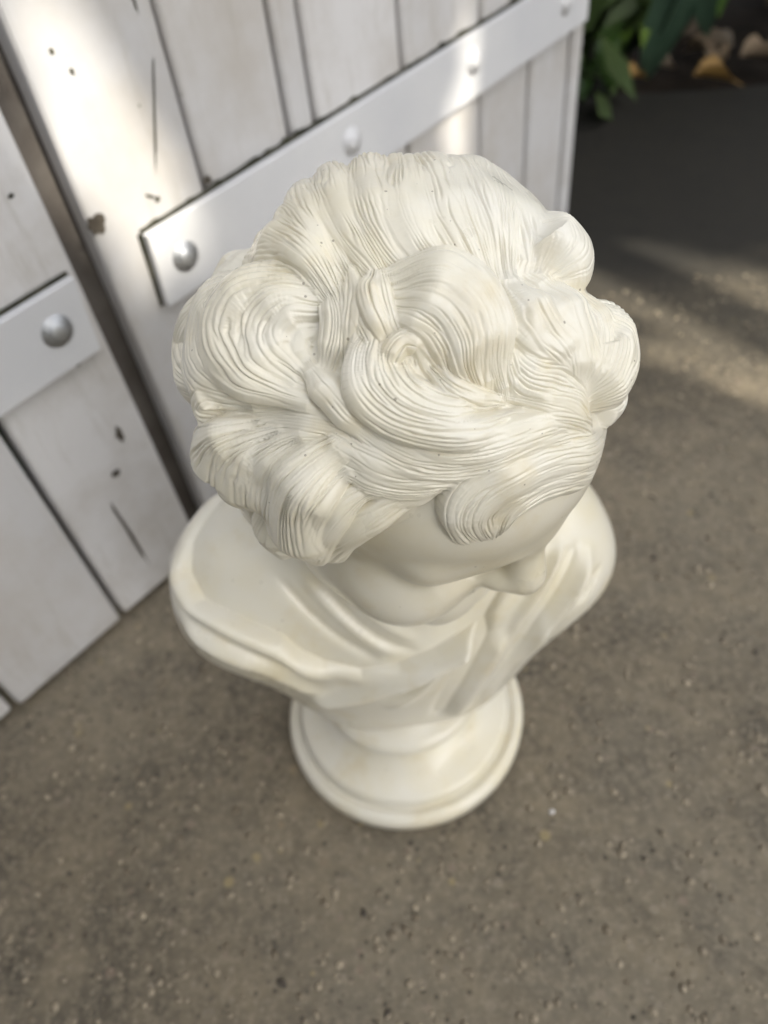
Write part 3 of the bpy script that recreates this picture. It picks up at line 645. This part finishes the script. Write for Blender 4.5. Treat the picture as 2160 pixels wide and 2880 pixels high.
dry = [leaf_mesh('leaf_blade', .16, .075, .25, .45, .9, 8, 30+k) for k in range(3)]
for m_ in dry: m_.materials.append(M_DRY)
for i,(x,y,z,ang,sc,mt,lab) in enumerate([
    (1.150,2.452,.012,-.15,1.05,M_YELLOW,'ochre yellow fallen leaf on the concrete edge'), (.95,2.505,.012,.5,.75,M_YELLOW,'small tan leaf fallen left of the long drooping leaf'),
    (1.235,2.52,.014,.9,.95,M_DRY,'pale curled dry leaf just behind the ochre leaf'), (1.33,2.53,.016,.2,1.1,M_DRY,'pale twisted dry leaf right of the ochre leaf'),
    (1.36,2.66,.0,2.2,1.15,M_DRY,'long brown dry leaf lying across the dark soil'), (1.52,2.58,.0,1.4,1.0,M_DRY,'grey dry leaf at the right edge of the soil'),
    (1.24,2.74,.0,-.8,.9,M_DRY,'dull dry leaf in shade deep in the bed'), (1.44,2.44,.0,.0,.8,M_DRY,'flat brown leaf at the slab corner on the right'), (1.05,2.60,.0,.4,.9,M_DRY,'brown leaf under the shrub by its stem')]):
    o = link('fallen_leaf', dry[i%3], None); o.location = Vector((x,y,z+.02))*UNIT; o.rotation_euler = (.35*math.sin(i*2.1), .12, ang); o.scale = (sc,)*3
    o.material_slots[0].link = 'OBJECT'; o.material_slots[0].material = mt; tag(o, lab, 'leaf', 'dry leaves fallen at the bed edge')
def grit_field(name, n, seed, box, size, mat):
    r = np.random.default_rng(seed); bm = bmesh.new(); bmesh.ops.create_icosphere(bm, subdivisions=1, radius=1); bm.verts.ensure_lookup_table()
    P = np.array([v.co[:] for v in bm.verts]); T = np.array([[v.index for v in f.verts] for f in bm.faces]); bm.free()
    V = []; Q = []
    for k in range(n):
        s = size*(.35+r.random()**3*1.3); p = P*(1+r.uniform(-.18,.18,(len(P),1)))*np.array([s*r.uniform(.7,1.3),s*r.uniform(.7,1.3),s*.45]); a = r.uniform(0,6.28); ca, sa = math.cos(a), math.sin(a)
        x, y = r.uniform(box[0],box[1]), r.uniform(box[2],box[3])
        if (x-SOCLE_C[0])**2+(y-SOCLE_C[1])**2 < .17**2: continue
        V.append(np.stack([p[:,0]*ca-p[:,1]*sa+x, p[:,0]*sa+p[:,1]*ca+y, p[:,2]+s*.04],1)); Q.append(T+len(P)*len(Q))
    return link(name, mesh_np(name, np.concatenate(V), np.concatenate(Q)), None, mat)
def grit_mat():
    m = Mat('embedded aggregate', .8, .25); v = m.n('ShaderNodeTexVoronoi'); v.inputs['Scale'].default_value = 90; m.l(m.co, v.inputs['Vector'])
    sp = m.n('ShaderNodeSeparateColor'); m.l(v.outputs['Color'], sp.inputs[0])
    c = m.mix(sp.outputs[0], (.18,.148,.105), (.37,.315,.23)); c = m.mix(m.ramp(sp.outputs[1], .97, .98), c, (.085,.072,.058)); m.color(c); return m.m
g_ = grit_field('grit', 7500, 8, (-.80,1.0,.02,1.45), .0036, grit_mat()); tag(g_, 'small worn stones showing in the concrete', 'grit', kind='stuff')
peb = bmesh.new(); bmesh.ops.create_icosphere(peb, subdivisions=1, radius=.0048)
peb = mesh_bm('pebble', peb, True); peb.materials.append(simple('white grit', (.60,.58,.55), (.72,.70,.68), 80, .5, .4, .1))
o = link('pebble', peb); o.location = Vector((.155,.335,.002))*UNIT; o.scale = (1,.7,.6); tag(o, 'white pebble on the concrete right of the round foot', 'pebble')

# ---------------------------------------------------------------- the tree that shades the yard, behind the viewer's right shoulder
def shade_tree():
    r = np.random.default_rng(17); C0 = np.array([.35,1.15,.2])+SUN*7.0; e1 = nrm(np.cross(SUN,[0,0,1])); e2 = np.cross(e1,SUN)
    n = 17000; u = r.normal(size=(n,3)); u = nrm(u)*r.random((n,1))**(1/3.); c = C0+(u[:,:1]*e1*2.15+u[:,1:2]*e2*2.1+u[:,2:]*SUN*1.0)
    keep = np.ones(n,bool)
    for p, rad, prob in SUNFLECKS:
        q = c-np.array(p); q = q-(q@SUN)[:,None]*SUN; d = np.linalg.norm(q,axis=1); keep &= ~((d < rad+.05)&(r.random(n) < prob))
    c = c[keep]; n = len(c); L = r.uniform(.07,.12,n); W = L*r.uniform(.42,.6,n)
    d = nrm(r.normal(size=(n,3))*np.array([1,1,.6])); nn = nrm(np.cross(d, r.normal(size=(n,3)))+SUN*.9); s = nrm(np.cross(nn,d))
    # keep leaf tips out of the sun channels as well
    V = np.stack([c-d*L[:,None], c+s*W[:,None]-nn*(.1*L)[:,None], c+d*L[:,None], c-s*W[:,None]-nn*(.1*L)[:,None]],1).reshape(-1,3)
    i = np.arange(n)*4; Q = np.concatenate([np.stack([i,i+1,i+2],1), np.stack([i,i+2,i+3],1)])
    base = np.array([C0[0]+.6,C0[1]-.4,-.05]); root = thing('shade_tree', 'broad leafy tree shading the yard from behind the viewer', 'tree', base)
    link('crown', mesh_np('crown', V-base, Q, False), root, M_CROWN)
    top = C0-base
    link('trunk', tube('trunk', [(0,0,0),(-.05,.06,2.0),tuple(top*.8),tuple(top)], .28, .12, 14), root, M_BARK)
    for k in range(7):
        a = k*.9; e = top+e1*2.0*math.cos(a)+e2*1.8*math.sin(a)
        link('limb', tube('limb', [tuple(top*.7),tuple(top*.55+e*.4+np.array([0,0,.3])),tuple(e)], .09, .02, 8), root, M_BARK)
GQ = lambda s,z: tuple(GP+GD*s+np.array([0,0,z]))
SUNFLECKS = [(GQ(.257,.640),.085,.93),(GQ(.235,.74),.06,.9),(GQ(.31,.60),.055,.9),(GQ(.935,.58),.026,1),(GQ(.932,.52),.026,1),(GQ(.928,.46),.026,1),(GQ(.922,.40),.026,1),
    ((.60,1.50,0),.12,.95),((.74,1.44,0),.13,.95),((.88,1.38,0),.10,.9),((.50,1.13,0),.10,.95),((.62,1.10,0),.12,.95),((.75,1.05,0),.12,.95),((.88,.99,0),.10,.9),((.44,.90,0),.10,.85),((.58,.86,0),.11,.85),((.72,.80,0),.09,.8)]
shade_tree()

def leaf_cloud(name, c, size, seed, root, org, mat, up=.6):
    r = np.random.default_rng(seed); n = len(c); L = size*r.uniform(.7,1.3,n); W = L*r.uniform(.42,.6,n)
    d = nrm(r.normal(size=(n,3))); nn = nrm(np.cross(d, r.normal(size=(n,3)))+np.array([0,0,up])); s = nrm(np.cross(nn,d))
    V = np.stack([c-d*L[:,None], c+s*W[:,None], c+d*L[:,None], c-s*W[:,None]],1).reshape(-1,3)
    i = np.arange(n)*4; Q = np.concatenate([np.stack([i,i+1,i+2],1), np.stack([i,i+2,i+3],1)])
    link(name, mesh_np(name, V-org, Q, False), root, mat)
def blocker(label, a, b, h, depth, seed, n):  # foliage added out of view to cut down the sky light
    r = np.random.default_rng(seed); a = np.array(a+(0,)); b = np.array(b+(0,)); run = nrm(b-a); side = np.array([-run[1],run[0],0]); L = np.linalg.norm(b-a)
    root = thing('blocker', label, 'blocker', tuple(a+[0,0,-.05]), None)
    t = r.random(n); z = r.random(n)*h*(1+.08*np.sin(t*L*3)); c = a+np.outer(t*L,run)+np.outer((r.random(n)-.5)*depth*(1+.15*np.sin(t*L*5+z*4)),side); c[:,2] = z
    leaf_cloud('foliage', c, .09, seed, root, a+np.array([0,0,-.05]), M_CROWN)
    for k in range(int(L/.5)):
        p = run*(k+.5)*.5; link('stem', tube('stem', [tuple(p),tuple(p+side*.05+[0,0,h*.5]),tuple(p+[0,0,h*.9])], .03, .01, 6), root, M_BARK)
blocker('tall added sky-screening hedge behind the viewer on the left', (.6,-1.5), (-3.6,-1.2), 2.4, .6, 51, 7500)
blocker('added light-stopping hedge standing close behind the white gate', (-1.6,.35), (.85,2.65), 2.3, .5, 53, 5000)
blocker('unseen added hedge along the right side of the yard', (3.5,-2.0), (3.5,3.6), 1.4, .6, 52, 5000)
def added_bed_tree(label, base, cz, rad, seed):  # trees added above the view to darken the far right ground
    r = np.random.default_rng(seed); base = np.array(base); root = thing('added_tree', label, 'tree', tuple(base), 'small trees added to shade the planting bed')
    n = 5200; u = nrm(r.normal(size=(n,3)))*r.random((n,1))**(1/3.); c = base+np.array([0,-.1,cz])+u*np.array(rad)
    leaf_cloud('crown', c, .085, seed, root, base, M_CROWN)
    link('trunk', tube('trunk', [(0,0,0),(.03,-.05,cz*.5),(0,-.1,cz)], .06, .03, 10), root, M_BARK)
    for k in range(6):
        a = k*1.05; link('limb', tube('limb', [(.02,-.06,cz*.55),(.5*rad[0]*math.cos(a),-.1+.5*rad[1]*math.sin(a),cz*.85),(.85*rad[0]*math.cos(a),-.1+.85*rad[1]*math.sin(a),cz+.1)], .03, .008, 6), root, M_BARK)
added_bed_tree('low spreading tree added to shade the bed behind the long leaves', (1.35,3.05,-.04), 1.6, (1.35,1.35,.55), 61)
added_bed_tree('low spreading tree added to darken the bed on the right', (2.5,2.75,-.04), 1.8, (1.1,1.2,.55), 62)
